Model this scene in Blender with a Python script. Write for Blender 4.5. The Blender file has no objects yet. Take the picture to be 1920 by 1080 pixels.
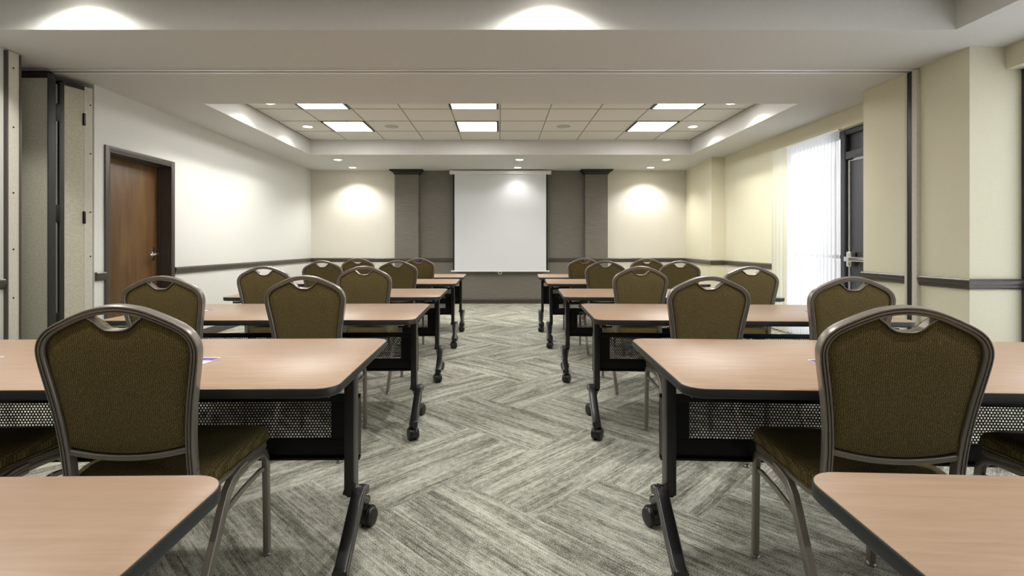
import bpy, bmesh, math, random
from mathutils import Vector, Matrix
random.seed(7)
C = bpy.context.scene.collection
PI = math.pi
R = math.radians

# ------------------------------------------------------------------ camera, world, exposure
H = 1.15                      # eye height
cam_d = bpy.data.cameras.new('camera'); cam = bpy.data.objects.new('camera', cam_d); C.objects.link(cam)
cam.location = (0, 0, H); cam.rotation_euler = (PI/2, 0, 0)
cam_d.sensor_width = 36; cam_d.lens = 950/1920*36
cam_d.shift_x = 24/1920; cam_d.shift_y = -80/1920
cam_d.clip_start = 0.02
bpy.context.scene.camera = cam

vs = bpy.context.scene.view_settings
vs.view_transform = 'Standard'; vs.look = 'None'; vs.exposure = 1.15; vs.gamma = 1; vs.use_curve_mapping = False

SKY = 1.05
TROFFER = 10.0
SPOT_TRAY = 34
SPOT_SOFFIT = 14
SPOT_WALL = 36
SPOT_NEAR = 34
w = bpy.data.worlds.new('world'); bpy.context.scene.world = w; w.use_nodes = True
bg = w.node_tree.nodes['Background']; bg.inputs[0].default_value = (0.93, 0.96, 1.0, 1); bg.inputs[1].default_value = SKY

# ------------------------------------------------------------------ materials
def mat(name, col, rough=0.5, metal=0.0, spec=None, emit=None, estr=0, sheen=0):
    m = bpy.data.materials.new(name); m.use_nodes = True
    b = m.node_tree.nodes['Principled BSDF']
    b.inputs['Base Color'].default_value = (*col, 1); b.inputs['Roughness'].default_value = rough
    b.inputs['Metallic'].default_value = metal
    if spec is not None: b.inputs['Specular IOR Level'].default_value = spec
    if emit: b.inputs['Emission Color'].default_value = (*emit, 1); b.inputs['Emission Strength'].default_value = estr
    if sheen: b.inputs['Sheen Weight'].default_value = sheen
    return m
def N(m, t, **kw):
    n = m.node_tree.nodes.new(t)
    for k, v in kw.items():
        if k.startswith('i_'): n.inputs[int(k[2:])].default_value = v
        else: setattr(n, k, v)
    return n
def L(m, a, b): m.node_tree.links.new(a, b)
def math_n(m, op, a, b=None):
    n = N(m, 'ShaderNodeMath', operation=op)
    for i, x in enumerate((a, b)):
        if x is None: continue
        if isinstance(x, (int, float)): n.inputs[i].default_value = x
        else: L(m, x, n.inputs[i])
    return n.outputs[0]
def ramp(m, fac, stops):
    r = N(m, 'ShaderNodeValToRGB'); cr = r.color_ramp
    while len(cr.elements) < len(stops): cr.elements.new(0.5)
    for e, (p, c) in zip(cr.elements, stops): e.position = p; e.color = (*c, 1)
    L(m, fac, r.inputs[0]); return r.outputs[0]
def noise_mat(name, c0, c1, scale=(1,1,1), nscale=5, rough=0.6, bump=0.0, detail=4, lo=.3, hi=.7, coord='Object', metal=0, bd=.002, spec=None):
    m = mat(name, c0, rough, metal, spec); b = m.node_tree.nodes['Principled BSDF']
    tc = N(m, 'ShaderNodeTexCoord'); mp = N(m, 'ShaderNodeMapping'); mp.inputs['Scale'].default_value = scale
    L(m, tc.outputs[coord], mp.inputs[0])
    n = N(m, 'ShaderNodeTexNoise'); n.inputs['Scale'].default_value = nscale; n.inputs['Detail'].default_value = detail
    L(m, mp.outputs[0], n.inputs[0])
    L(m, ramp(m, n.outputs[0], [(lo, c0), (hi, c1)]), b.inputs['Base Color'])
    if bump:
        bp = N(m, 'ShaderNodeBump'); bp.inputs['Strength'].default_value = bump; bp.inputs['Distance'].default_value = bd
        L(m, n.outputs[0], bp.inputs['Height']); L(m, bp.outputs[0], b.inputs['Normal'])
    return m
M = {}
M['paint_white'] = noise_mat('paint_white', (.655,.655,.625), (.685,.685,.655), nscale=60, rough=.75, bump=.1)
M['paint_cream'] = noise_mat('paint_cream', (.66,.63,.55), (.69,.66,.58), nscale=60, rough=.75, bump=.1)
M['paint_yellow'] = noise_mat('paint_yellow', (.67,.638,.485), (.70,.668,.515), nscale=60, rough=.75, bump=.1)
M['ceiling'] = noise_mat('ceiling_paint', (.58,.575,.555), (.60,.595,.575), nscale=30, rough=.85)
M['tile'] = noise_mat('ceiling_tile', (.62,.61,.57), (.68,.67,.63), nscale=140, rough=.9, bump=.15)
M['tbar_shadow'] = mat('tee_bar_shadow', (.30,.29,.27), .6)  # darker grey paints in the shadow gap between the tiles
M['accent'] = noise_mat('grasscloth', (.125,.113,.095), (.20,.182,.155), scale=(1.2,1.2,60), nscale=4, rough=.7, bump=.2)
M['accent_low'] = noise_mat('grasscloth_low', (.12,.115,.10), (.17,.163,.145), scale=(1.2,1.2,60), nscale=4, rough=.7, bump=.2)
M['trim'] = noise_mat('dark_trim', (.058,.047,.040), (.078,.064,.055), nscale=20, rough=.3)
M['trim_black'] = mat('crown_trim', (.012,.010,.008), .5)
M['door_wood'] = noise_mat('door_wood', (.085,.042,.014), (.165,.088,.032), scale=(5,5,.7), nscale=2.2, rough=.4, detail=7)
M['door_frame'] = mat('door_frame', (.065,.052,.045), .4)
M['grey_door'] = mat('grey_door', (.055,.056,.062), .45)
M['grey_frame'] = mat('grey_frame', (.035,.036,.042), .4)
M['chrome'] = mat('chrome', (.75,.75,.74), .18, 1.0)
M['black'] = mat('black_metal', (.004,.004,.004), .42, spec=.25)
M['black_gloss'] = mat('black_gloss', (.012,.012,.013), .16)
M['black_plastic'] = mat('black_plastic', (.008,.008,.008), .32)
M['edge'] = mat('edge_band', (.015,.017,.020), .42)
M['rubber'] = mat('rubber', (.012,.012,.012), .6)
M['glide'] = mat('glide', (.30,.29,.27), .3, .8)
M['frame'] = mat('chair_frame', (.265,.235,.205), .32, .45)
M['partition'] = noise_mat('partition_fabric', (.44,.42,.33), (.54,.52,.42), scale=(1,1,1.5), nscale=45, rough=.95, bump=.2)
M['partition_edge'] = noise_mat('partition_edge', (.55,.52,.44), (.60,.57,.49), nscale=40, rough=.7)
M['seal'] = mat('seal', (.012,.012,.011), .5)
M['alu'] = mat('aluminium', (.20,.20,.18), .35, .6)
M['highlight_alu'] = mat('highlight_aluminium', (.55,.55,.55), .4, .3)
M['white_metal'] = mat('white_metal', (.78,.78,.76), .35)
M['screen'] = mat('screen_cloth', (.70,.715,.745), .85)
M['screen_black'] = mat('screen_border', (.01,.01,.01), .8)
M['paper'] = mat('paper', (.82,.82,.84), .6)
M['purple'] = mat('purple_print', (.17,.07,.35), .5)
M['pen'] = mat('pen_plastic', (.03,.03,.05), .3)
M['lamp'] = mat('lamp_diffuser', (.9,.9,.9), .5, emit=(1.0,.985,.95), estr=TROFFER)
M['lens'] = mat('downlight_lens', (.9,.9,.9), .5, emit=(1.0,.96,.87), estr=14)
M['ring'] = mat('downlight_ring', (.8,.79,.76), .4)
M['grille'] = mat('speaker_grille', (.42,.41,.39), .7)

# laminate
m = mat('laminate', (.45,.29,.19), .37, spec=.5); M['laminate'] = m
b = m.node_tree.nodes['Principled BSDF']
tc = N(m, 'ShaderNodeTexCoord'); mp = N(m, 'ShaderNodeMapping'); mp.inputs['Scale'].default_value = (1.2, 11, 1)
L(m, tc.outputs['Object'], mp.inputs[0])
n = N(m, 'ShaderNodeTexNoise'); n.inputs['Scale'].default_value = 4; n.inputs['Detail'].default_value = 9; n.inputs['Roughness'].default_value = .65; n.inputs['Distortion'].default_value = .6
L(m, mp.outputs[0], n.inputs[0])
L(m, ramp(m, n.outputs[0], [(.3, (.36,.24,.16)), (.7, (.44,.305,.21))]), b.inputs['Base Color'])

# chair fabric: fine wavy vertical ribs
def fabric(name, ax, ay):
    m = mat(name, (.08,.06,.02), .85, sheen=.0, spec=.25); b = m.node_tree.nodes['Principled BSDF']
    tc = N(m, 'ShaderNodeTexCoord'); sx = N(m, 'ShaderNodeSeparateXYZ'); L(m, tc.outputs['Object'], sx.inputs[0])
    u, v = sx.outputs[ax], sx.outputs[ay]
    wv = math_n(m, 'MULTIPLY', math_n(m, 'SINE', math_n(m, 'MULTIPLY', v, 2*PI/.013)), .0011)
    s = math_n(m, 'SINE', math_n(m, 'MULTIPLY', math_n(m, 'ADD', u, wv), 2*PI/.0058))
    s2 = math_n(m, 'SINE', math_n(m, 'ADD', math_n(m, 'MULTIPLY', v, 2*PI/.0065), math_n(m, 'MULTIPLY', u, 2*PI/.0116)))
    ns = N(m, 'ShaderNodeTexNoise'); ns.inputs['Scale'].default_value = 260; L(m, tc.outputs['Object'], ns.inputs[0])
    h = math_n(m, 'ADD', math_n(m, 'MULTIPLY', math_n(m, 'MULTIPLY', s, math_n(m, 'ADD', math_n(m, 'MULTIPLY', s2, .35), .65)), .30), math_n(m, 'MULTIPLY', ns.outputs[0], .9))
    L(m, ramp(m, h, [(.22, (.085,.062,.021)), (.60, (.172,.130,.052)), (.88, (.30,.24,.11))]), b.inputs['Base Color'])
    bp = N(m, 'ShaderNodeBump'); bp.inputs['Strength'].default_value = .3; bp.inputs['Distance'].default_value = .0012
    L(m, h, bp.inputs['Height']); L(m, bp.outputs[0], b.inputs['Normal'])
    return m
M['fabric_back'] = fabric('fabric_back', 0, 2)
M['fabric_seat'] = fabric('fabric_seat', 0, 1)

# carpet: streaks along each plank (UV), random tone per plank
m = mat('carpet', (.3,.3,.25), .95, spec=.1); M['carpet'] = m; b = m.node_tree.nodes['Principled BSDF']
uv = N(m, 'ShaderNodeUVMap', uv_map='UVMap')
def cn(scale, nsc, det, dist=0, rgh=.55):
    mp = N(m, 'ShaderNodeMapping'); mp.inputs['Scale'].default_value = scale; L(m, uv.outputs[0], mp.inputs[0])
    n = N(m, 'ShaderNodeTexNoise', noise_dimensions='2D'); n.inputs['Scale'].default_value = nsc; n.inputs['Detail'].default_value = det
    n.inputs['Distortion'].default_value = dist; n.inputs['Roughness'].default_value = rgh
    L(m, mp.outputs[0], n.inputs[0]); return n.outputs[0]
big = cn((1.0, 10, 1), 1.3, 3, .1)
mid = cn((1.7, 52, 1), 1.6, 6, .08, .72)
fine = cn((3.2, 280, 1), 1.3, 3, 0, .6)
grain = cn((1, 1, 1), 260, 2)
blot = cn((1, 1.8, 1), 26, 4)
scr = cn((1.4, 330, 1), 1.2, 2)
h = math_n(m, 'ADD', math_n(m, 'MULTIPLY', big, .36), math_n(m, 'MULTIPLY', mid, .38))
h = math_n(m, 'ADD', h, math_n(m, 'MULTIPLY', fine, .26))
h = math_n(m, 'ADD', h, math_n(m, 'MULTIPLY', math_n(m, 'SUBTRACT', grain, .5), .60))
h = math_n(m, 'ADD', h, math_n(m, 'MULTIPLY', math_n(m, 'SUBTRACT', blot, .5), .22))
sc_ = N(m, 'ShaderNodeMapRange'); L(m, scr, sc_.inputs[0]); sc_.inputs[1].default_value = .60; sc_.inputs[2].default_value = .70
h = math_n(m, 'ADD', h, math_n(m, 'MULTIPLY', sc_.outputs[0], .075))
L(m, ramp(m, h, [(.36, (.095,.092,.074)), (.45, (.235,.232,.190)), (.54, (.43,.425,.355)), (.66, (.70,.695,.61))]), b.inputs['Base Color'])
bp = N(m, 'ShaderNodeBump'); bp.inputs['Strength'].default_value = .4; bp.inputs['Distance'].default_value = .003
L(m, grain, bp.inputs['Height']); L(m, bp.outputs[0], b.inputs['Normal'])

# cloths of the window
def cloth(name, col, transl, transp):
    m = bpy.data.materials.new(name); m.use_nodes = True; nt = m.node_tree; nt.nodes.clear()
    o = N(m, 'ShaderNodeOutputMaterial'); d = N(m, 'ShaderNodeBsdfDiffuse'); t = N(m, 'ShaderNodeBsdfTranslucent'); p = N(m, 'ShaderNodeBsdfTransparent')
    d.inputs[0].default_value = (*col, 1); t.inputs[0].default_value = (*col, 1)
    a = N(m, 'ShaderNodeMixShader'); a.inputs[0].default_value = transl; L(m, d.outputs[0], a.inputs[1]); L(m, t.outputs[0], a.inputs[2])
    c = N(m, 'ShaderNodeMixShader'); c.inputs[0].default_value = transp; L(m, a.outputs[0], c.inputs[1]); L(m, p.outputs[0], c.inputs[2])
    L(m, c.outputs[0], o.inputs[0]); return m
M['sheer'] = cloth('sheer_cloth', (.92,.93,.96), .6, .22)
M['drape'] = cloth('drape_cloth', (.80,.79,.68), .25, 0)
m = bpy.data.materials.new('window_glass'); m.use_nodes = True; m.node_tree.nodes.clear(); M['glass'] = m
o = N(m, 'ShaderNodeOutputMaterial'); g = N(m, 'ShaderNodeBsdfGlossy'); g.inputs['Roughness'].default_value = .02; p = N(m, 'ShaderNodeBsdfTransparent')
x = N(m, 'ShaderNodeMixShader'); x.inputs[0].default_value = .93; L(m, g.outputs[0], x.inputs[1]); L(m, p.outputs[0], x.inputs[2]); L(m, x.outputs[0], o.inputs[0])
M['concrete'] = noise_mat('concrete', (.45,.44,.42), (.52,.51,.49), nscale=8, rough=.9)

# ------------------------------------------------------------------ mesh helpers
class MB:
    def __init__(s): s.bm = bmesh.new()
    def box(s, x0, x1, y0, y1, z0, z1, bev=0, rot=None, seg=2):
        vs_ = [(x, y, z) for x in (x0, x1) for y in (y0, y1) for z in (z0, z1)]
        t = bmesh.new(); v = [t.verts.new(p) for p in vs_]
        for f in ((0,1,3,2),(4,6,7,5),(0,4,5,1),(2,3,7,6),(0,2,6,4),(1,5,7,3)): t.faces.new([v[i] for i in f])
        if bev: bmesh.ops.bevel(t, geom=list(t.edges), offset=bev, segments=seg, affect='EDGES', profile=.6)
        if rot is not None: t.transform(rot)
        me = bpy.data.meshes.new('t'); t.to_mesh(me); t.free(); s.bm.from_mesh(me); bpy.data.meshes.remove(me); return s
    def poly(s, pts): s.bm.faces.new([s.bm.verts.new(p) for p in pts]); return s
    def prism(s, pts, z0, z1): return s.loft([[(x, y, z0) for x, y in pts], [(x, y, z1) for x, y in pts]])
    def loft(s, rings, cap0=True, cap1=True, closed=True):
        rs = [[s.bm.verts.new(p) for p in r] for r in rings]; n = len(rings[0])
        for a, b_ in zip(rs, rs[1:]):
            for i in range(n if closed else n-1):
                j = (i+1) % n
                s.bm.faces.new((a[i], a[j], b_[j], b_[i]))
        if cap0 and closed: s.bm.faces.new(rs[0][::-1])
        if cap1 and closed: s.bm.faces.new(rs[-1])
        return s
    def fan(s, ring_pts, centre):
        pass
    def cyl(s, p0, p1, r, n=16, r1=None):
        p0, p1 = Vector(p0), Vector(p1); d = (p1-p0).normalized()
        a = d.orthogonal().normalized(); c = d.cross(a); r1 = r if r1 is None else r1
        return s.loft([[tuple(p + (a*math.cos(2*PI*i/n) + c*math.sin(2*PI*i/n))*q) for i in range(n)] for p, q in ((p0, r), (p1, r1))])
    def lathe(s, prof, origin, axis='Z', n=24):
        o = Vector(origin); rings = []
        for r, h in prof:
            ring = []
            for i in range(n):
                c, q = math.cos(2*PI*i/n)*r, math.sin(2*PI*i/n)*r
                ring.append(tuple(o + {'Z': Vector((c, q, h)), 'X': Vector((h, c, q)), 'Y': Vector((q, h, c))}[axis]))
            rings.append(ring)
        return s.loft(rings)
    def sweep(s, path, sec, bn, closed=False):
        """sweep section (u along in-plane normal, v along bn) over a planar path"""
        P = [Vector(p) for p in path]; bn = Vector(bn).normalized(); k = len(P); rings = []
        for i, p in enumerate(P):
            if closed: t = (P[(i+1) % k]-P[i-1])
            else: t = P[min(i+1, k-1)]-P[max(i-1, 0)]
            t.normalize(); nn = bn.cross(t).normalized()
            rings.append([tuple(p + nn*u + bn*v) for u, v in sec])
        if closed: rings.append(rings[0])
        return s.loft(rings, cap0=not closed, cap1=not closed)
    def build(s, name, m, parent=None, smooth=38, doubles=False):
        if doubles: bmesh.ops.remove_doubles(s.bm, verts=s.bm.verts, dist=1e-5)
        bmesh.ops.recalc_face_normals(s.bm, faces=s.bm.faces)
        me = bpy.data.meshes.new(name); s.bm.to_mesh(me); s.bm.free()
        if smooth:
            me.polygons.foreach_set('use_smooth', [True]*len(me.polygons)); me.set_sharp_from_angle(angle=R(smooth))
        me.materials.append(m if not isinstance(m, str) else M[m])
        o = bpy.data.objects.new(name, me); C.objects.link(o)
        if parent: o.parent = parent
        return o
def tag(o, label=None, cat=None, group=None, kind=None):
    if label: o['label'] = label
    if cat: o['category'] = cat
    if group: o['group'] = group
    if kind: o['kind'] = kind
    return o
def thing(name, label, cat, loc=(0,0,0), rz=0, group=None):
    o = bpy.data.objects.new(name, None); C.objects.link(o); o.location = loc; o.rotation_euler = (0, 0, rz); o.empty_display_size = .1
    return tag(o, label, cat, group)
def struct(o): o['kind'] = 'structure'; return o
def copy_tree(o, parent=None):
    c = o.copy(); C.objects.link(c); c.parent = parent
    for ch in o.children: copy_tree(ch, c)
    return c
def dup(o, label, loc, rz=0):
    kids = list(o.children)
    c = o.copy(); C.objects.link(c); c.location = loc; c.rotation_euler = (0, 0, rz); c['label'] = label
    for k in kids: copy_tree(k, c)
    return c
def rrect(x0, x1, y0, y1, r, n=8):
    pts = []
    for cx, cy, a in ((x1-r, y1-r, 0), (x0+r, y1-r, 90), (x0+r, y0+r, 180), (x1-r, y0+r, 270)):
        for i in range(n+1):
            t = R(a+90*i/n); pts.append((cx+r*math.cos(t), cy+r*math.sin(t)))
    return pts
def rsec(wu, wv, r, n=3): return rrect(-wu/2, wu/2, -wv/2, wv/2, r, n)

# ------------------------------------------------------------------ the room
XL, XR, YB, YF = -3.72, 3.77, 10.02, -2.6
ZS, ZT = 2.627, 2.87          # soffit and tray height

# floor: herringbone carpet planks (real plank faces with their own UVs)
bm = bmesh.new(); uvl = bm.loops.layers.uv.new('UVMap'); pw, n_ = .5, 2
rot = Matrix.Rotation(R(-45), 2)
def plank(x, y, wx, wy):
    c = [(x, y), (x+wx, y), (x+wx, y+wy), (x, y+wy)]
    P = [rot @ Vector((a*pw, b*pw)) for a, b in c]
    P = [Vector((p.x+.153, p.y+2.135)) for p in P]
    if max(p.x for p in P) < -4.4 or min(p.x for p in P) > 4.2 or max(p.y for p in P) < -2.8 or min(p.y for p in P) > 10.3: return
    f = bm.faces.new([bm.verts.new((p.x, p.y, 0)) for p in P])
    ou, ov = random.uniform(0, 90), random.uniform(0, 90); fl = random.random() < .5
    for l, (a, b) in zip(f.loops, c):
        u, v = ((a-x)*pw, (b-y)*pw) if wx > wy else ((b-y)*pw, (a-x)*pw)
        l[uvl].uv = (u+ou, v+ov)
for j in range(-60, 60):
    for k in range(-14, 15):
        plank(j+2*n_*k, j, n_, 1)
        plank(j+2*n_*k, j-2*n_+1, 1, n_)
for co, no in (((-4.3,0,0),(-1,0,0)), ((4.02,0,0),(1,0,0)), ((0,-2.6,0),(0,-1,0)), ((0,10.1,0),(0,1,0))):
    bmesh.ops.bisect_plane(bm, geom=bm.verts[:]+bm.edges[:]+bm.faces[:], plane_co=co, plane_no=no, clear_outer=True)
bmesh.ops.recalc_face_normals(bm, faces=bm.faces)
for f in bm.faces:
    if f.normal.z < 0: f.normal_flip()
me = bpy.data.meshes.new('floor'); bm.to_mesh(me); bm.free(); me.materials.append(M['carpet'])
fl = bpy.data.objects.new('floor', me); C.objects.link(fl); struct(fl)

# left wall with door opening and partition pocket
PK0, PK1 = 3.92, 4.655
DY0, DY1, DZ = 4.83, 5.73, 2.04
b = MB(); X0 = XL-.18
b.box(X0, XL, YF, PK0, 0, ZS)
b.box(X0, XL, PK1, DY0-.03, 0, ZS); b.box(X0, XL, DY0-.03, DY1+.03, DZ+.03, ZS); b.box(X0, XL, DY1+.03, YB, 0, ZS)
b.box(-4.40, -4.30, PK0-.05, PK1+.05, 0, ZS); b.box(-4.30, X0, PK0-.10, PK0, 0, ZS); b.box(-4.30, X0, PK1, PK1+.06, 0, ZS)
struct(b.build('wall_left', 'paint_white'))

# back wall + dark papered middle with two pilasters and crowns
b = MB().box(-3.9, 3.95, YB, YB+.18, 0, ZS); wb = struct(b.build('wall_back', 'paint_cream'))
MB().box(-1.62, 1.72, YB-.012, YB, 0, ZS).build('accent_panel', 'accent', wb)
for x0, x1 in ((-2.04, -1.575), (1.68, 2.12)):
    p = MB().box(x0, x1, YB-.13, YB, 0, ZS-.085).build('pilaster', 'accent', wb)
    cb = MB()
    prof = [(.0, -.095), (.012, -.09), (.02, -.075), (.04, -.055), (.075, -.03), (.09, -.022), (.09, 0)]
    rings = [[(x0-o_, YB, ZS+z), (x0-o_, YB-.13-o_, ZS+z), (x1+o_, YB-.13-o_, ZS+z), (x1+o_, YB, ZS+z)] for o_, z in prof]
    cb.loft(rings).build('crown', 'trim_black', p, smooth=0)

# right wall: near header, pilaster, far header, plain stretch, far column
b = MB()
b.prism([(3.69, YB), (3.55, 8.47), (3.95, 8.47), (3.95, YB)], 0, ZS)
b.box(XR, 3.95, 6.84, 8.47, 0, ZS)
b.box(XR, 3.95, 4.87, 6.84, 2.43, ZS)
b.box(3.50, 4.0, 3.77, 4.87, 0, ZS)
b.box(XR, 3.95, YF, 3.77, 2.46, ZS)
b.box(XR, 3.95, YF, -.6, 0, 2.46)
b.box(3.88, 3.95, -.6, 3.77, 0, .12)
struct(b.build('wall_right', 'paint_yellow'))
struct(MB().box(-3.9, 3.95, YF-.15, YF, 0, ZS).build('wall_front', 'paint_cream'))

# ceiling: soffits around two trays
T1 = (-3.08, 3.12, 5.29, 8.25); T0 = (-3.62, 3.13, -1.9, 3.47)
b = MB(); xa, xb = -4.4, 3.95
for y0, y1 in ((YF, T0[2]), (T0[3], T1[2]), (T1[3], YB+.1)): b.box(xa, xb, y0, y1, ZS, ZS+.3)
for t in (T0, T1):
    b.box(xa, t[0], t[2], t[3], ZS, ZS+.3); b.box(t[1], xb, t[2], t[3], ZS, ZS+.3)
ce = struct(b.build('ceiling', 'ceiling'))
GX = [-2.484+.6245*k for k in range(9)]; GY = [T1[3]-.622*k for k in range(1, 5)]
for t, gx, gy in ((T1, GX, GY), (T0, GX, [T0[3]-.622*k for k in range(1, 9)])):
    MB().box(t[0]-.02, t[1]+.02, t[2]-.02, t[3]+.02, ZT, ZT+.05).build('tile_field', 'tile', ce)
    b = MB()
    for x in gx: b.box(x-.007, x+.007, t[2], t[3], ZT-.004, ZT+.002)
    for y in gy: b.box(t[0], t[1], y-.007, y+.007, ZT-.004, ZT+.002)
    for x in (t[0]+.008, t[1]-.008): b.box(x-.008, x+.008, t[2], t[3], ZT-.006, ZT+.002)
    b.build('tile_grid', 'tbar_shadow', ce)

# chair rails (profiled), baseboards
def rail(pts, name, z0=.822, h=.078, d=.034, m='trim'):
    """run a moulding along plan points; wall is on the left-hand side of travel, moulding grows to the right"""
    prof = [(0, 0), (.012, 0), (.016, .008), (.022, .014), (.022, .030), (.030, .040), (.034, .052), (.034, .064), (.026, .070), (.022, .078), (0, .078)]
    prof = [(a/.034*d, c/.078*h) for a, c in prof]
    P = [Vector(p) for p in pts]; rings = []
    for i, p in enumerate(P):
        ns = []
        if i > 0: e = (P[i]-P[i-1]).normalized(); ns.append(Vector((e.y, -e.x)))
        if i < len(P)-1: e = (P[i+1]-P[i]).normalized(); ns.append(Vector((e.y, -e.x)))
        n = sum(ns, Vector((0, 0))).normalized(); n = n/max(.3, n.dot(ns[0]))
        rings.append([(p.x+n.x*a, p.y+n.y*a, z0+c) for a, c in prof])
    return struct(MB().loft(rings).build(name, m, smooth=30))
eb = .0005
rail([(XL, YF+.01), (XL, PK0-.125)], 'trim_1')
rail([(XL, PK1+.005), (XL, DY0-.062)], 'trim_2')
rail([(XL, DY1+.062), (XL, YB), (-2.04, YB), (-2.04, YB-.13), (-1.575, YB-.13), (-1.575, YB-.012), (1.68, YB-.012), (1.68, YB-.13), (2.12, YB-.13), (2.12, YB), (3.69, YB), (3.55, 8.47), (XR, 8.47), (XR, 6.86)], 'trim_3')
rail([(3.50, 4.87), (3.50, 4.345)], 'trim_4')
rail([(3.50, 4.205), (3.50, 3.77), (3.90, 3.77)], 'trim_5')
def base(pts, name): return rail(pts, name, 0.0, .10, .016, 'trim')
base([(XL, YF+.01), (XL, PK0-.125)], 'baseboard_left')
base([(XL, DY1+.062), (XL, YB), (-2.04, YB), (-2.04, YB-.13), (-1.575, YB-.13), (-1.575, YB-.012), (1.68, YB-.012), (1.68, YB-.13), (2.12, YB-.13), (2.12, YB), (3.69, YB)], 'baseboard_back')
base([(3.69, YB), (3.55, 8.47), (XR, 8.47), (XR, 6.86)], 'baseboard_right')
base([(3.50, 4.205), (3.50, 3.77), (3.90, 3.77)], 'baseboard_right_near')

# left door
d = struct(MB().box(-3.905, -3.86, DY0, DY1, .008, DZ, .002).build('door_1', 'door_wood'))
b = MB()
b.box(-3.90, XL+.014, DY0-.028, DY0, 0, DZ+.028); b.box(-3.90, XL+.014, DY1, DY1+.028, 0, DZ+.028); b.box(-3.90, XL+.014, DY0, DY1, DZ, DZ+.028)
b.box(XL-.001, XL+.016, DY0-.06, DY0-.01, 0, DZ+.06, .003); b.box(XL-.001, XL+.016, DY1+.01, DY1+.06, 0, DZ+.06, .003); b.box(XL-.001, XL+.016, DY0-.0105, DY1+.0105, DZ+.01, DZ+.06, .001)
b.box(-3.858, -3.835, DY0, DY0+.014, 0, DZ); b.box(-3.858, -3.835, DY1-.014, DY1, 0, DZ); b.box(-3.858, -3.835, DY0, DY1, DZ-.014, DZ)
b.build('door_frame', 'door_frame', d)
b = MB(); b.lathe([(.028, 0), (.028, .008), (.012, .012), (.011, .05), (.014, .055), (.014, .062)], (-3.86, 5.65, 1.05), 'X', 20)
b.sweep([(-3.803, 5.655, 1.05), (-3.800, 5.62, 1.05), (-3.802, 5.57, 1.045), (-3.808, 5.53, 1.042)], rsec(.012, .02, .004), (0, 0, 1))
b.box(-3.862, -3.856, 5.628, 5.672, .98, 1.13, .002)
b.build('door_handle', 'chrome', d)

# exit door and window behind the curtain
XD = 3.86
b = MB(); b.box(XD, XD+.045, 4.68, 5.60, .01, 2.09, .003); d2 = struct(b.build('door_2', 'grey_door'))
b = MB()
b.box(XD-.03, XD+.06, 5.60, 5.69, 0, 2.43, .004); b.box(XD-.03, XD+.06, 4.60, 5.60, 2.10, 2.18, .004); b.box(XD-.03, XD+.06, 4.60, 5.60, 2.37, 2.43, .004)
b.box(XD-.035, XD-.03, 5.61, 5.68, 0, 2.40)
b.box(XD-.012, XD, 5.585, 5.60, 0, 2.10)
b.build('door_frame', 'grey_frame', d2)
MB().box(XD+.01, XD+.03, 4.60, 5.60, 2.18, 2.37).build('transom_panel', 'grey_frame', d2)
b = MB(); b.box(XD-.012, XD-.001, 5.562, 5.584, .02, 2.085); b.box(XD-.006, XD-.001, 4.7, 5.583, 2.075, 2.084); b.build('door_edge_highlight', 'highlight_alu', d2)  # bright strips put in for the highlight along the door edge
b = MB()
b.box(XD-.075, XD, 5.47, 5.535, .915, 1.085, .018, seg=3); b.box(XD-.085, XD-.045, 4.78, 5.56, .975, 1.025, .01, seg=3)
b.box(XD-.05, XD, 4.75, 4.85, .95, 1.05, .01)
b.build('panic_bar', 'chrome', d2)
b = MB()
for y0, y1, z0, z1 in ((5.69, 5.715, .0, 2.43), (6.80, 6.84, 0, 2.43), (5.715, 6.80, 0, .10), (5.715, 6.80, 2.36, 2.43), (5.715, 6.80, 1.0, 1.04)):
    b.box(XD-.01, XD+.06, y0, y1, z0, z1, .003)
w1 = struct(b.build('window_1', 'grey_frame'))
MB().box(XD+.02, XD+.028, 5.715, 6.80, .10, 2.36).build('glass', 'glass', w1)
b = MB()
for y0, y1, z0, z1 in ((3.70, 3.77, .12, 2.46), (-.6, -.53, .12, 2.46), (1.55, 1.62, .12, 2.46), (-.53, 3.70, .12, .20), (-.53, 3.70, 2.38, 2.46)):
    b.box(3.885, 3.95, y0, y1, z0, z1, .003)
w2 = struct(b.build('window_2', 'grey_frame'))
MB().box(3.91, 3.918, -.53, 3.70, .20, 2.38).build('glass', 'glass', w2)

# curtains
def curtain(name, y0, y1, amp, pitch, mt, z0, z1, xc, parent, seed):
    rnd = random.Random(seed); n = int((y1-y0)/pitch*12); b = MB(); rows = []
    ph = [rnd.uniform(-.5, .5) for _ in range(200)]
    for zi in range(13):
        z = z1-(z1-z0)*zi/12; t = zi/12; row = []
        pinch = 1.0 if zi > 1 else (.55 if zi == 1 else .8)
        for i in range(n+1):
            s = i/n; y = y0+(y1-y0)*s; k = (y-y0)/pitch
            a = amp*pinch*(1+.35*ph[int(k) % 200]*min(1, t*3))
            off = a*math.sin(2*PI*k + .5*ph[int(k+.5) % 200]*t) + .25*amp*t*math.sin(4.1*PI*k+3*ph[int(k/2) % 200])
            row.append((xc+off, y+.006*math.sin(4*PI*k), z))
        rows.append(row)
    b.loft(rows, closed=False)
    return b.build(name, mt, parent, smooth=80)
ct = thing('curtain', 'floor length sheer white curtain with pleated heading hanging over the bright window', 'curtain', (0,0,0))
curtain('sheer_panel', 5.57, 6.62, .022, .062, M['sheer'], .03, 2.415, 3.735, ct, 3)
s_ = curtain('drape_panel', 6.54, 6.90, .026, .085, M['drape'], .03, 2.425, 3.715, ct, 4); tag(s_, 'opaque cream drape at the far side')
MB().box(3.715, 3.755, 5.55, 6.90, 2.405, 2.425, .004).build('curtain_track', 'white_metal', ct)

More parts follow.
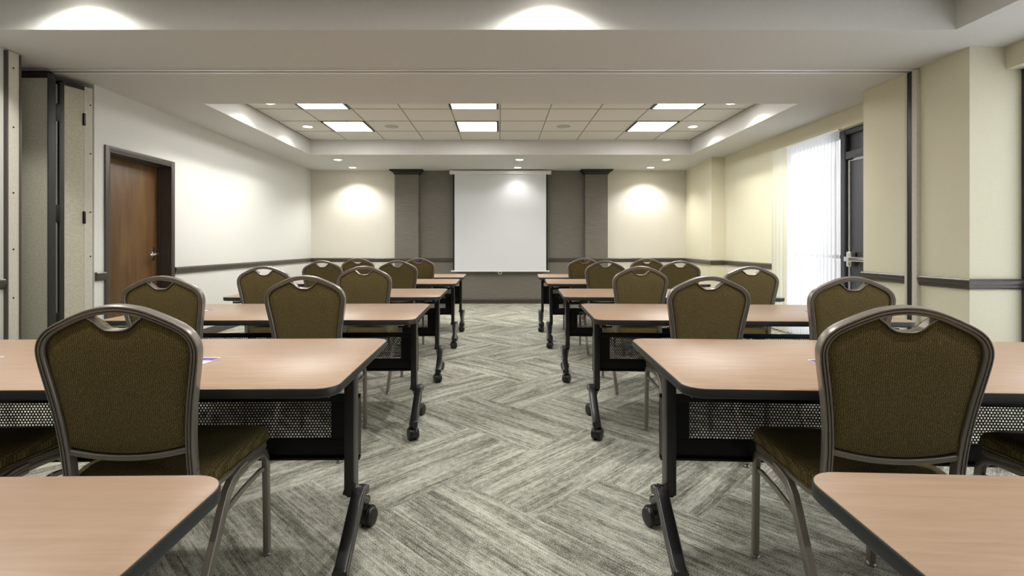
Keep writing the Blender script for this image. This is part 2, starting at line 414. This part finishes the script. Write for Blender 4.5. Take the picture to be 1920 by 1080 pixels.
# operable partition stacked in its pocket on the left
pt = thing('folding_partition', 'beige fabric operable partition folded into its pocket in the left wall', 'partition')
ZP = 2.54
pj = MB().box(-3.90, XL+.018, 3.815, 3.91, .0, ZS-.012, .003).build('pocket_cover_panel', 'partition_edge', pt)
for y0, y1 in ((3.802, 3.818), (3.906, 3.922)): MB().box(-3.89, XL+.024, y0, y1, 0, ZS-.01, .003).build('edge_strip', 'door_frame', pj)
for z in (2.5, 2.05, 1.55, 1.12, .75): MB().cyl((XL+.017, 3.86, z), (XL+.022, 3.86, z), .006, 10).build('screw', 'black', pj)
pb = MB().box(-4.28, -3.742, 4.20, 4.26, .02, ZP, .003).build('panel', 'partition', pt)
MB().box(-4.28, -3.738, 4.195, 4.265, ZP, ZP+.045, .002).build('top_seal', 'seal', pb)
MB().box(-3.743, -3.737, 4.197, 4.263, .02, ZP, .001).build('end_seal', 'seal', pb)
MB().box(-4.25, -3.748, 4.262, 4.285, .02, ZP+.01, .003).build('edge_seal', 'seal', pt)
MB().box(-4.25, -3.762, 4.335, 4.385, .02, ZP+.01, .003).build('edge_seal', 'seal', pt)
MB().cyl((-3.775, 4.31, .02), (-3.775, 4.31, ZP-.02), .013, 12).build('vertical_seal_tube', 'alu', pt)
for z in (2.28, 1.42, .5): MB().box(-3.80, -3.752, 4.286, 4.334, z-.075, z+.075, .004).build('hinge', 'black', pt)
def qprism(P, z0, z1): return MB().prism(P, z0, z1)
pd = qprism([(-3.777, 4.388), (-3.726, 4.548), (-3.785, 4.57), (-4.20, 4.42)], .02, ZP).build('panel', 'partition', pt, smooth=0)
qprism([(-3.780, 4.384), (-3.722, 4.548), (-3.785, 4.575), (-4.20, 4.425)], ZP, ZP+.035).build('top_seal', 'seal', pd, smooth=0)
e_ = qprism([(-3.7255, 4.550), (-3.702, 4.612), (-3.75, 4.63), (-3.78, 4.575)], .02, ZP+.035).build('trailing_edge', 'partition_edge', pt, smooth=0)
for z in (2.42, 1.98, 1.45, 1.05): MB().cyl((-3.712, 4.598, z), (-3.703, 4.592, z), .006, 10).build('screw', 'black', e_)
for z in (2.28, 1.40, .5): MB().box(-3.745, -3.716, 4.535, 4.556, z-.055, z+.055, .003).build('hinge', 'black', pt)
MB().sweep([(-3.86, 4.30, ZS-.005), (-3.80, 4.30, ZS-.02), (-3.77, 4.30, ZP+.03)], rsec(.018, .018, .004), (0, 1, 0)).build('trolley_arm', 'black', pt)
# ceiling track
b = MB(); b.box(-4.25, 3.49, 4.245, 4.275, ZS-.010, ZS, .002); b.box(-4.25, 3.49, 4.305, 4.335, ZS-.010, ZS, .002); b.box(-4.25, 3.49, 4.275, 4.305, ZS-.003, ZS)
tr = thing('partition_track', 'slim metal partition track running across the ceiling', 'track')
b.build('rails', 'white_metal', tr); MB().box(-4.25, 3.49, 4.278, 4.302, ZS-.0045, ZS-.003).build('slot', 'black', tr)
# receiving jamb on the right pilaster
jm = thing('partition_jamb', 'tall receiving jamb with black groove on the right pilaster', 'door jamb')
MB().box(3.47, 3.50, 4.21, 4.262, 0, ZS-.012, .003).build('jamb_strip', 'partition_edge', jm)
b = MB(); b.box(3.475, 3.50, 4.262, 4.315, 0, ZS-.012, .002); b.build('seal_channel', 'seal', jm)
MB().box(3.47, 3.50, 4.315, 4.34, 0, ZS-.012, .003).build('jamb_strip', 'partition_edge', jm)

# ------------------------------------------------------------------ lights of the room
GT = 'square recessed ceiling lights in the tray'
def troffer(x, y, label, first):
    if first is not None: return dup(first, label, (x, y, ZT))
    t = thing('ceiling_light', label, 'ceiling light', (x, y, ZT), 0, GT)
    a = .304; b = MB()
    for x0, x1, y0, y1 in ((-a, -a+.03, -a, a), (a-.03, a, -a, a), (-a+.03, a-.03, -a, -a+.02), (-a+.03, a-.03, a-.02, a)): b.box(x0, x1, y0, y1, -.012, .0, .002)
    b.build('frame', 'black', t)
    MB().box(-a+.03, a-.03, -a+.02, a-.02, -.008, -.002).build('diffuser', 'lamp', t)
    return t
T = None
cols = [(-2.171, 'left'), (-.312, 'middle'), (2.20, 'right')]
for yy, nm in ((7.318, 'the row of three nearer the screen'), (6.07, 'the row of three nearer the camera, cut by the soffit')):
    for x, c in cols:
        o = troffer(x, yy, '%s square ceiling light in %s' % (c, nm), T); T = T or o
# (lights above and behind the viewer, in the near room)
for x, c in cols:
    troffer(x, 1.91, '%s square ceiling light of the near tray, above the camera' % c, T)

GD = 'round recessed downlights'
DN = {}
def downlight(x, y, z, power, size, label, kind):
    if kind in DN: return dup(DN[kind], label, (x, y, z))
    t = thing('downlight', label, 'ceiling light', (x, y, z), 0, GD)
    MB().lathe([(.062, 0), (.078, 0), (.078, -.006), (.066, -.008), (.060, -.002)], (0, 0, 0), 'Z', 32).build('trim_ring', 'ring', t)
    MB().lathe([(.0605, -.001), (.0605, -.003), (.001, -.0035)], (0, 0, 0), 'Z', 32).build('lens', 'lens', t)
    l = bpy.data.lights.new('spot', 'SPOT'); l.energy = power; l.spot_size = R(size); l.spot_blend = .7; l.shadow_soft_size = .03; l.color = (1, .975, .925)
    lo = bpy.data.objects.new('lamp_beam', l); C.objects.link(lo); lo.parent = t; lo.location = (0, 0, -.02)
    DN[kind] = t; return t
for x, c in ((-2.78, 'left'), (.35, 'middle'), (2.87, 'right')):
    downlight(x, 9.60, ZS, 7 if c == 'middle' else SPOT_WALL, 128, '%s small downlight in the soffit row closest to the back wall' % c, 'wall_middle' if c == 'middle' else 'wall')
    downlight(x, 8.72, ZS, SPOT_SOFFIT, 120, '%s downlight in the soffit row between tray and back wall' % c, 'soffit')
for x, c in ((-2.77, 'left'), (2.80, 'right')):
    downlight(x, 7.33, ZT, SPOT_TRAY, 140, 'downlight on the %s edge of the tiled tray, farther from the camera' % c, 'tray')
    downlight(x, 6.10, ZT, SPOT_TRAY, 140, 'downlight on the %s edge of the tiled tray, nearer, cut by the soffit' % c, 'tray')
for x, c in ((-2.82, 'left'), (.33, 'middle')):
    downlight(x, 3.26, ZT, SPOT_NEAR, 150, '%s downlight of the near tray, just above the picture' % c, 'near')
for x in (-1.55, 1.6):  # added fill lamps, out of view, to brighten the first tables
    downlight(x, .72, ZT, SPOT_NEAR*1.1, 110, '%s lamp added out of view to brighten the first table' % ('left' if x < 0 else 'right'), 'front')

# ceiling speakers
sp = None
for x, y, c in ((-1.555, 7.33, 'left'), (.93, 7.33, 'right')):
    lb = 'round grey speaker grille in the tiled tray, %s one' % c
    if sp is None:
        sp = tag(MB().lathe([(.001, -.008), (.085, -.007), (.1, -.003), (.1, 0)], (0, 0, 0), 'Z', 32).build('ceiling_speaker', 'grille'), lb, 'speaker', 'ceiling speakers'); sp.location = (x, y, ZT)
    else:
        c_ = sp.copy(); C.objects.link(c_); c_.location = (x, y, ZT); c_['label'] = lb

# ------------------------------------------------------------------ projection screen
sc = thing('projection_screen', 'white pull-down projection screen hanging before the dark back wall', 'screen', (.022, 9.90, 0))
b = MB(); b.box(-.985, .985, -.045, .04, 2.535, 2.608, .008); b.build('case', 'white_metal', sc)
MB().box(-.99, -.985, -.05, .045, 2.53, 2.612, .002).build('end_cap', 'white_metal', sc); MB().box(.985, .99, -.05, .045, 2.53, 2.612, .002).build('end_cap', 'white_metal', sc)
cl_ = MB().box(-.895, .895, -.004, -.002, .66, 2.545).build('cloth', 'screen', sc)
MB().box(-.925, -.895, -.0041, -.0019, .66, 2.545).build('black_border', 'screen_black', cl_); MB().box(.895, .925, -.0041, -.0019, .66, 2.545).build('black_border', 'screen_black', cl_)
MB().box(-.96, .96, -.014, .010, .635, .660, .004).build('bottom_bar', 'white_metal', sc)
b = MB(); b.sweep([(-.01+.035*math.cos(a), -.002, .612+.022*math.sin(a)) for a in [R(20*i) for i in range(18)]], rsec(.008, .008, .002), (0, 1, 0), closed=True); b.build('pull_ring', 'white_metal', sc)
MB().box(-.6, -.56, .035, .108, 2.56, 2.60).build('wall_bracket', 'white_metal', sc); MB().box(.56, .6, .035, .108, 2.56, 2.60).build('wall_bracket', 'white_metal', sc)

# ------------------------------------------------------------------ training tables
TL, TD, TH = 1.75, .80, .735
def make_table():
    """origin: floor under the aisle end of the table; aisle end at x=0, the table runs to -x"""
    t = thing('training_table', 'x', 'table')
    x0, x1, y0, y1 = -TL, 0, -TD/2, TD/2
    def rr(o, z): return [(x, y, z) for x, y in rrect(x0+o, x1-o, y0+o, y1-o, .065-o, 8)]
    b = MB(); b.loft([rr(.0035, TH-.004), rr(.0035, TH-.0005), rr(.0045, TH)]).build('tabletop', 'laminate', t)
    b = MB(); b.loft([rr(.0034, TH-.002), rr(.0015, TH-.0015), rr(0, TH-.004), rr(0, TH-.024), rr(.004, TH-.029), rr(.02, TH-.032)], cap0=False).build('edge_band', 'edge', t)
    zb = TH-.032
    b = MB(); b.box(x0+.12, x1-.12, -.02, .02, zb-.035, zb, .003); b.box(x0+.05, x0+.11, -.30, .30, zb-.028, zb, .004); b.box(x1-.11, x1-.05, -.30, .30, zb-.028, zb, .004)
    b.build('under_frame', 'black', t)
    for sx, px in ((1, -.062), (-1, -TL+.062)):
        b = MB(); b.box(px-.018, px+.018, -.035, .035, .245, zb-.02, .006); b.build('leg_post', 'black_plastic', t)
        fx = px + sx*.034
        f = MB()
        path = [(-.262, .103), (-.235, .110), (-.16, .160), (-.085, .214), (-.05, .238), (-.02, .248), (.012, .248), (.035, .236)]
        f.sweep([(fx, y, z) for y, z in path], rsec(.034, .048, .010, 4), (1, 0, 0))
        f.cyl((px-.022, 0, .258), (fx, 0, .240), .024, 16)
        f.sweep([(px, y, z) for y, z in [(-.01, .245), (.03, .225), (.09, .18), (.16, .132), (.205, .106), (.23, .102)]], rsec(.030, .032, .009, 4), (1, 0, 0))
        ft = f.build('foot', 'black_plastic', t)
        g = MB(); g.sweep([(fx+.0225*sx, y, z+.0150) for y, z in path[:-1]], rsec(.0022, .0026, .0006, 1), (1, 0, 0)); tag(g.build('edge_line', 'glide', ft), 'thin bright line along the foot')
        for cy, sw in ((-.235, .5), (.205, -.35)):
            c = bpy.data.objects.new('caster', None)
            mt_ = Matrix.Translation((fx if cy < 0 else px, cy, 0)) @ Matrix.Rotation(sw*sx, 4, 'Z')
            b = MB()
            b.cyl((0, 0, .07), (0, 0, .105), .010, 12)
            for q in (-1, 1):
                b.lathe([(.001, q*.006), (.034, q*.006), (.0375, q*.010), (.0375, q*.022), (.033, q*.028), (.018, q*.030), (.001, q*.030)], (0, .018, .0375), 'X', 24)
            # hood over the twin wheels
            hood = [(.0, .018+.041*math.cos(R(a)), .0375+.041*math.sin(R(a))) for a in range(20, 201, 20)]
            b.sweep(hood, rsec(.004, .034, .0015, 1), (1, 0, 0))
            b.box(-.004, .004, -.02, .05, .03, .07)
            b.bm.transform(mt_)
            b.build('caster', 'black_plastic', t)
    # modesty panel: solid frame around perforated sheet
    pa, pb_, z0, z1 = x0+.045, x1-.045, .340, .585
    h0, h1, ha, hb = .417, .555, pa+.110, pb_-.110
    b = MB(); yy = .070
    b.box(pa, pa+.006, .0, yy, z0+.02, z1-.01); b.box(pb_-.006, pb_, .0, yy, z0+.02, z1-.01)
    b.box(pa, pb_, yy-.008, yy+.004, z0, h0, .002); b.box(pa, pb_, yy-.008, yy+.004, h1, z1, .002)
    b.box(pa, ha, yy-.008, yy+.004, h0, h1); b.box(hb, pb_, yy-.008, yy+.004, h0, h1)
    b.box(pa, pb_, yy-.022, yy-.008, z0, z0+.008)
    mp_ = b.build('modesty_panel', 'black', t)
    b = MB(); bm_ = b.bm; px_, s = .0117, .0117*math.sqrt(3)/2
    ny = int((h1-h0)/s)+1; nx = int((hb-ha)/px_)+1; ro = px_/math.sqrt(3); ri = px_*.345
    for j in range(ny):
        for i in range(nx):
            cx = ha+(i+.5*(j % 2))*px_; cz = h0+.5*s+j*s
            if cz > h1 or cx > hb: continue
            o_ = [bm_.verts.new((cx+ro*math.cos(R(30+60*k)), yy-.004, cz+ro*math.sin(R(30+60*k)))) for k in range(6)]
            q_ = [bm_.verts.new((cx+ri*math.cos(R(30+60*k)), yy-.004, cz+ri*math.sin(R(30+60*k)))) for k in range(6)]
            for k in range(6): bm_.faces.new((o_[k], o_[(k+1) % 6], q_[(k+1) % 6], q_[k]))
    b.build('perforated_sheet', 'black', mp_, smooth=0)
    # flip latch levers near both ends
    for px in (-.10, -TL+.10):
        b = MB(); b.box(px-.03, px+.03, -.33, -.315, zb-.012, zb-.004, .002); b.build('latch_lever', 'chrome', t)
    # bracket pivots
        b = MB(); b.box(px-.02, px+.02, -.05, .05, zb-.06, zb-.03, .004); b.cyl((px-.03, 0, zb-.05), (px+.05, 0, zb-.05), .014, 14); b.build('pivot_bracket', 'black', t)
    return t
RN = ['nearest the camera, cut by the picture edge', 'in the second row from the camera', 'in the third row from the camera', 'in the fourth row from the camera', 'in the second row from the screen', 'in the row closest to the screen']
TYL = [.520, 1.865, 3.22, 4.47, 5.87, 6.96]
TYR = [.536, 1.865, 3.22, 4.47, 5.87, 6.94]
TXL = [-.472, -.482, -.478, -.484, -.474, -.468]
TXR = [.528, .562, .556, .540, .540, .530]
T0_ = make_table(); T0_['group'] = 'training tables'
first = True
LT, RT = [], []
for i in range(6):
    lb = 'cherry laminate training table left of the aisle, %s' % RN[i]
    if first: T0_.location = (TXL[i], TYL[i], 0); T0_.rotation_euler.z = R(1.0); T0_['label'] = lb; o = T0_; first = False
    else: o = dup(T0_, lb, (TXL[i], TYL[i], 0), R(1.0))
    LT.append(o)
for i in range(6):
    # the right-hand tables are the same table turned round (its chair side stays towards the camera: mirrored about the table centre)
    a = R(-3.0); cx = TXR[i]; y = TYR[i]
    # place by its far end so that the aisle end is at cx
    lb = 'cherry laminate training table right of the aisle, %s' % RN[i]
    loc = (cx+TL*math.cos(a), y+TL*math.sin(a), 0)
    RT.append(dup(T0_, lb, loc, a))

# ------------------------------------------------------------------ banquet chairs
BH = .99
def back_frame_profile(inset=0.0):
    half = [(0, 0), (.04, -.002), (.075, -.009), (.11, -.022), (.145, -.038), (.175, -.054), (.195, -.070), (.208, -.090), (.2135, -.113), (.212, -.140), (.205, -.185), (.194, -.25), (.184, -.33), (.179, -.41), (.179, -.50)]
    return half
def lean(z):                     # y of the back plane at height z
    t = (z-.50)/(BH-.50); return -.205-.068*t
def make_chair():
    t = thing('banquet_chair', 'x', 'chair')
    half = [(x-.011 if x > .02 else x, BH-.011+z) for x, z in back_frame_profile()]
    # densify the curve
    def smooth_pts(P, n=3):
        out = []
        for i in range(len(P)-1):
            p0 = P[max(i-1, 0)]; p1 = P[i]; p2 = P[i+1]; p3 = P[min(i+2, len(P)-1)]
            for k in range(n):
                u = k/n
                out.append(tuple(.5*((2*p1[c])+(-p0[c]+p2[c])*u+(2*p0[c]-5*p1[c]+4*p2[c]-p3[c])*u*u+(-p0[c]+3*p1[c]-3*p2[c]+p3[c])*u**3) for c in (0, 1)))
        out.append(P[-1]); return out
    hp = [(-x, z) for x, z in half[:0:-1]] + half
    sp_ = smooth_pts(hp, 3)
    path = [(x, lean(z), z) for x, z in sp_]
    bn = Vector((0, -(BH-.5), -.068)).normalized()   # pointing to the rear (camera side)
    bn = Vector((0, -(.49), -.068)).normalized()
    nrm = Vector((1, 0, 0)).cross(Vector((0, -.068, .49)).normalized()); 
    if nrm.y > 0: nrm = -nrm
    # tube section: u across the face, v out of the back (grooved)
    sec = [(-.0105, -.015), (.0095, -.015), (.0105, -.012), (.0105, .0115), (.0098, .0145), (.0072, .0155), (.0062, .0155), (.0058, .0090), (.0036, .0090), (.0032, .0155),
           (-.0020, .0155), (-.0024, .0090), (-.0046, .0090), (-.0050, .0155), (-.0085, .0152), (-.0108, .0130), (-.0115, .010), (-.0115, -.012)]
    b = MB(); b.sweep(path, sec, nrm)
    # curved lower rail
    lr = []
    for i in range(13):
        s = -1+2*i/12; x = s*.172; z = .578-.024*(1-s*s)
        lr.append((x, lean(z), z))
    b.sweep(lr, rsec(.016, .022, .004, 2), nrm)
    b.build('back_frame', 'frame', t)
    # padded back with hand-hold scoop
    inner = []
    for x, z in sp_:
        if z > .60: inner.append((x, z))
    out = []
    def off(i):
        p0 = inner[max(i-1, 0)]; p1 = inner[min(i+1, len(inner)-1)]; dx, dz = p1[0]-p0[0], p1[1]-p0[1]; l = math.hypot(dx, dz)
        return (inner[i][0]+dz/l*.0105, inner[i][1]-dx/l*.0105)
    for i in range(len(inner)):
        x, z = off(i)
        if abs(x) > .064: out.append((x, z))
    left = [p for p in out if p[0] < 0]; right = [p for p in out if p[0] > 0]
    zt = left[-1][1]; scoop = []
    for i in range(1, 14):
        s = -1+2*i/14
        scoop.append((s*.060, zt-.002-.036*(1-abs(s)**3)))
    bot = []
    for i in range(0, 15):
        s = 1-2*i/14; z = .590-.026*(1-s*s); bot.append((s*.166, z))
    outline = left + scoop + right + bot
    cz = .76
    def ring(scale, v, puff=0):
        r_ = []
        for x, z in outline:
            xx, zz = x*scale, cz+(z-cz)*scale
            p = Vector((xx, lean(zz), zz)) + nrm*v
            r_.append(tuple(p))
        return r_
    rings = [ring(.15, .0125), ring(.6, .0122), ring(.85, .011), ring(.94, .0085), ring(.985, .005), ring(1.0, .0), ring(1.0, -.016), ring(.975, -.026), ring(.92, -.033), ring(.8, -.040), ring(.5, -.045), ring(.15, -.046)]
    MB().loft(rings).build('backrest', 'fabric_back', t, smooth=60)
    b = MB(); rim = [(x*1.0, z) for x, z in ([left[-1]]+scoop+[right[0]])]
    b.sweep([(x, lean(z)-.002, z+.002) for x, z in rim], rsec(.004, .026, .0015, 1), nrm); tag(b.build('hand_hold_rim', 'frame', t), 'curved rim under the hand hold')
    # seat cushion
    def seat_ring(o, z, k=1):
        pts = []
        for x, y in rrect(-.225+o, .225-o, -.195+o, .235-o, .06-min(o, .04), 7):
            f = (y+.195)/.430; x2 = x*(.865+.135*f)
            pts.append((x2, y, z + (.006*math.sin(PI*min(1, max(0, f))) if z > .46 else 0) - (.012*max(0, f-.75)/.25 if z > .45 else 0)))
        return pts
    rs = [seat_ring(.03, .436), seat_ring(.006, .438), seat_ring(0, .447), seat_ring(0, .472), seat_ring(.004, .485), seat_ring(.016, .496), seat_ring(.04, .503), seat_ring(.10, .508), seat_ring(.17, .510)]
    st = MB().loft(rs).build('seat', 'fabric_seat', t, smooth=50)
    # seat piping
    b = MB(); pr = seat_ring(-.001, .449); b.sweep(pr, rsec(.005, .005, .0018, 1), (0, 0, 1), closed=True); b.build('piping', 'fabric_seat', st)
    # side leg frames: front leg, curved top, rear leg as one bent tube
    for s in (-1, 1):
        X = s*.198
        fr = [(.236, .012), (.231, .20), (.227, .33), (.221, .365), (.203, .390), (.176, .402), (.12, .407), (.06, .409), (.01, .408), (-.03, .398), (-.062, .374), (-.088, .335), (-.12, .28), (-.20, .145), (-.282, .012)]
        # tapered inwards towards the back
        P = [(X*(.94+.06*(y+.3)/.55), y, z) for y, z in fr]
        k = 7
        b = MB(); b.sweep(P[:k+1], [(u, v) for u, v in rsec(.030, .022, .006, 2)], (1, 0, 0)); b.build('front_leg', 'frame', t)
        b = MB(); b.sweep(P[k:], [(-.018, -.009), (-.016, -.011), (-.006, -.011), (-.0045, -.009), (-.003, -.011), (.003, -.011), (.0045, -.009), (.006, -.011), (.016, -.011), (.018, -.009), (.018, .009), (.016, .011), (.006, .011), (.0045, .009), (.003, .011), (-.003, .011), (-.0045, .009), (-.006, .011), (-.016, .011), (-.018, .009)], (1, 0, 0))
        b.build('rear_leg', 'frame', t)
        b = MB(); q = .985*X
        b.sweep([(q, .225, .318), (q, .208, .330), (q, .175, .336), (q, .06, .335), (q*.985, -.088, .322)], rsec(.019, .012, .003, 1), (1, 0, 0)); b.build('side_brace', 'frame', t)
        for e in (P[0], P[-1]): MB().lathe([(.001, 0), (.015, 0), (.017, .004), (.015, .010), (.008, .016)], e[:2]+(0,), 'Z', 14).build('glide', 'glide', t)
    MB().box(-.19, .19, .180, .202, .410, .434, .003).build('seat_rail', 'frame', t); MB().box(-.175, .175, -.165, -.145, .412, .434, .003).build('seat_rail', 'frame', t)
    # the back uprights bend forward into rails along the seat sides
    for s in (-1, 1):
        x = s*.170
        MB().sweep([(x, lean(.51), .51), (x, -.206, .475), (x*1.01, -.196, .450), (x*1.02, -.172, .433), (x*1.04, -.14, .426), (x*1.08, -.05, .425), (x*1.13, .10, .424), (x*1.17, .200, .420)], rsec(.020, .022, .004, 2), (1, 0, 0)).build('seat_side_rail', 'frame', t)
    return t
ch0 = make_chair(); ch0['group'] = 'banquet chairs in rows'
near_l = [y-TD/2 for y in TYL]; near_r = [y-TD/2 for y in TYR]
# (side, X, depth of back top, table row index, seat word, turn)
CH = []
for X, d_, r_, s_, a_ in ((-1.035, 1.368, 1, 'aisle', 3), (-1.76, 1.35, 1, 'outer', 2), (-1.035, 2.69, 2, 'aisle', 1), (-1.775, 2.66, 2, 'outer', 1),
                          (-1.05, 3.93, 3, 'aisle', 0), (-1.825, 3.93, 3, 'outer', 0), (-1.075, 5.34, 4, 'aisle', 0), (-1.86, 5.32, 4, 'outer', 0), (-1.03, 6.44, 5, 'aisle', 0), (-1.80, 6.44, 5, 'outer', 0)):
    CH.append(('left', X, d_, r_, s_, a_))
for X, d_, r_, s_, a_ in ((1.080, 1.343, 1, 'aisle', -7), (1.88, 1.30, 1, 'outer', -4), (1.098, 2.645, 2, 'aisle', -2), (1.81, 2.59, 2, 'outer', -3),
                          (1.09, 3.90, 3, 'aisle', -1), (1.94, 3.90, 3, 'outer', -2), (1.118, 5.32, 4, 'aisle', -1), (1.886, 5.28, 4, 'outer', -2), (1.08, 6.42, 5, 'aisle', 0), (1.86, 6.37, 5, 'outer', 0)):
    CH.append(('right', X, d_, r_, s_, a_))
CW = {1: 'row nearest camera', 2: 'second row from camera', 3: 'middle row', 4: 'second row from screen', 5: 'row nearest screen'}
for k, (side, X, d_, r_, s_, a_) in enumerate(CH):
    a = R(a_); by = .273
    loc = (X - by*math.sin(a), d_+by*math.cos(a), 0)
    where = ('aisle seat' if s_ == 'aisle' else ('towards the left wall' if side == 'left' else 'towards the right wall'))
    lb = 'olive banquet chair %s of aisle, %s, %s' % (side, CW[r_], where)
    if k == 0: ch0.location = loc; ch0.rotation_euler.z = a; ch0['label'] = lb
    else: dup(ch0, lb, loc, a)

# ------------------------------------------------------------------ notepads and pens
def make_pad():
    t = thing('notepad', 'x', 'notepad')
    MB().box(-.07, .07, -.105, .105, 0, .004, .0005).build('sheets', 'paper', t)
    b = MB(); b.box(-.07, .07, .055, .095, .004, .0046); b.build('printed_band', 'purple', t)
    return t
pd0 = None
for X, Y, a, lb in ((-1.098, 1.757, -3, 'white notepad with purple band peeking out beside the nearest left aisle chair'),
                    (-1.908, 1.775, -3, 'white notepad with purple band at the left picture edge on the second table'),
                    (-1.92, 3.182, -3, 'white notepad with purple band on the third left table beside the outer chair'),
                    (1.185, 1.723, 3, 'white notepad lying left of the nearest right aisle chair'),
                    (2.005, 3.10, 3, 'white notepad on the third right table beside the outer chair')):
    if pd0 is None: pd0 = make_pad(); pd0['group'] = 'notepads on the tables'; o = pd0; o['label'] = lb
    else: o = dup(pd0, lb, (0, 0, 0))
    o.location = (X, Y, TH+.0002); o.rotation_euler = (0, 0, R(a))
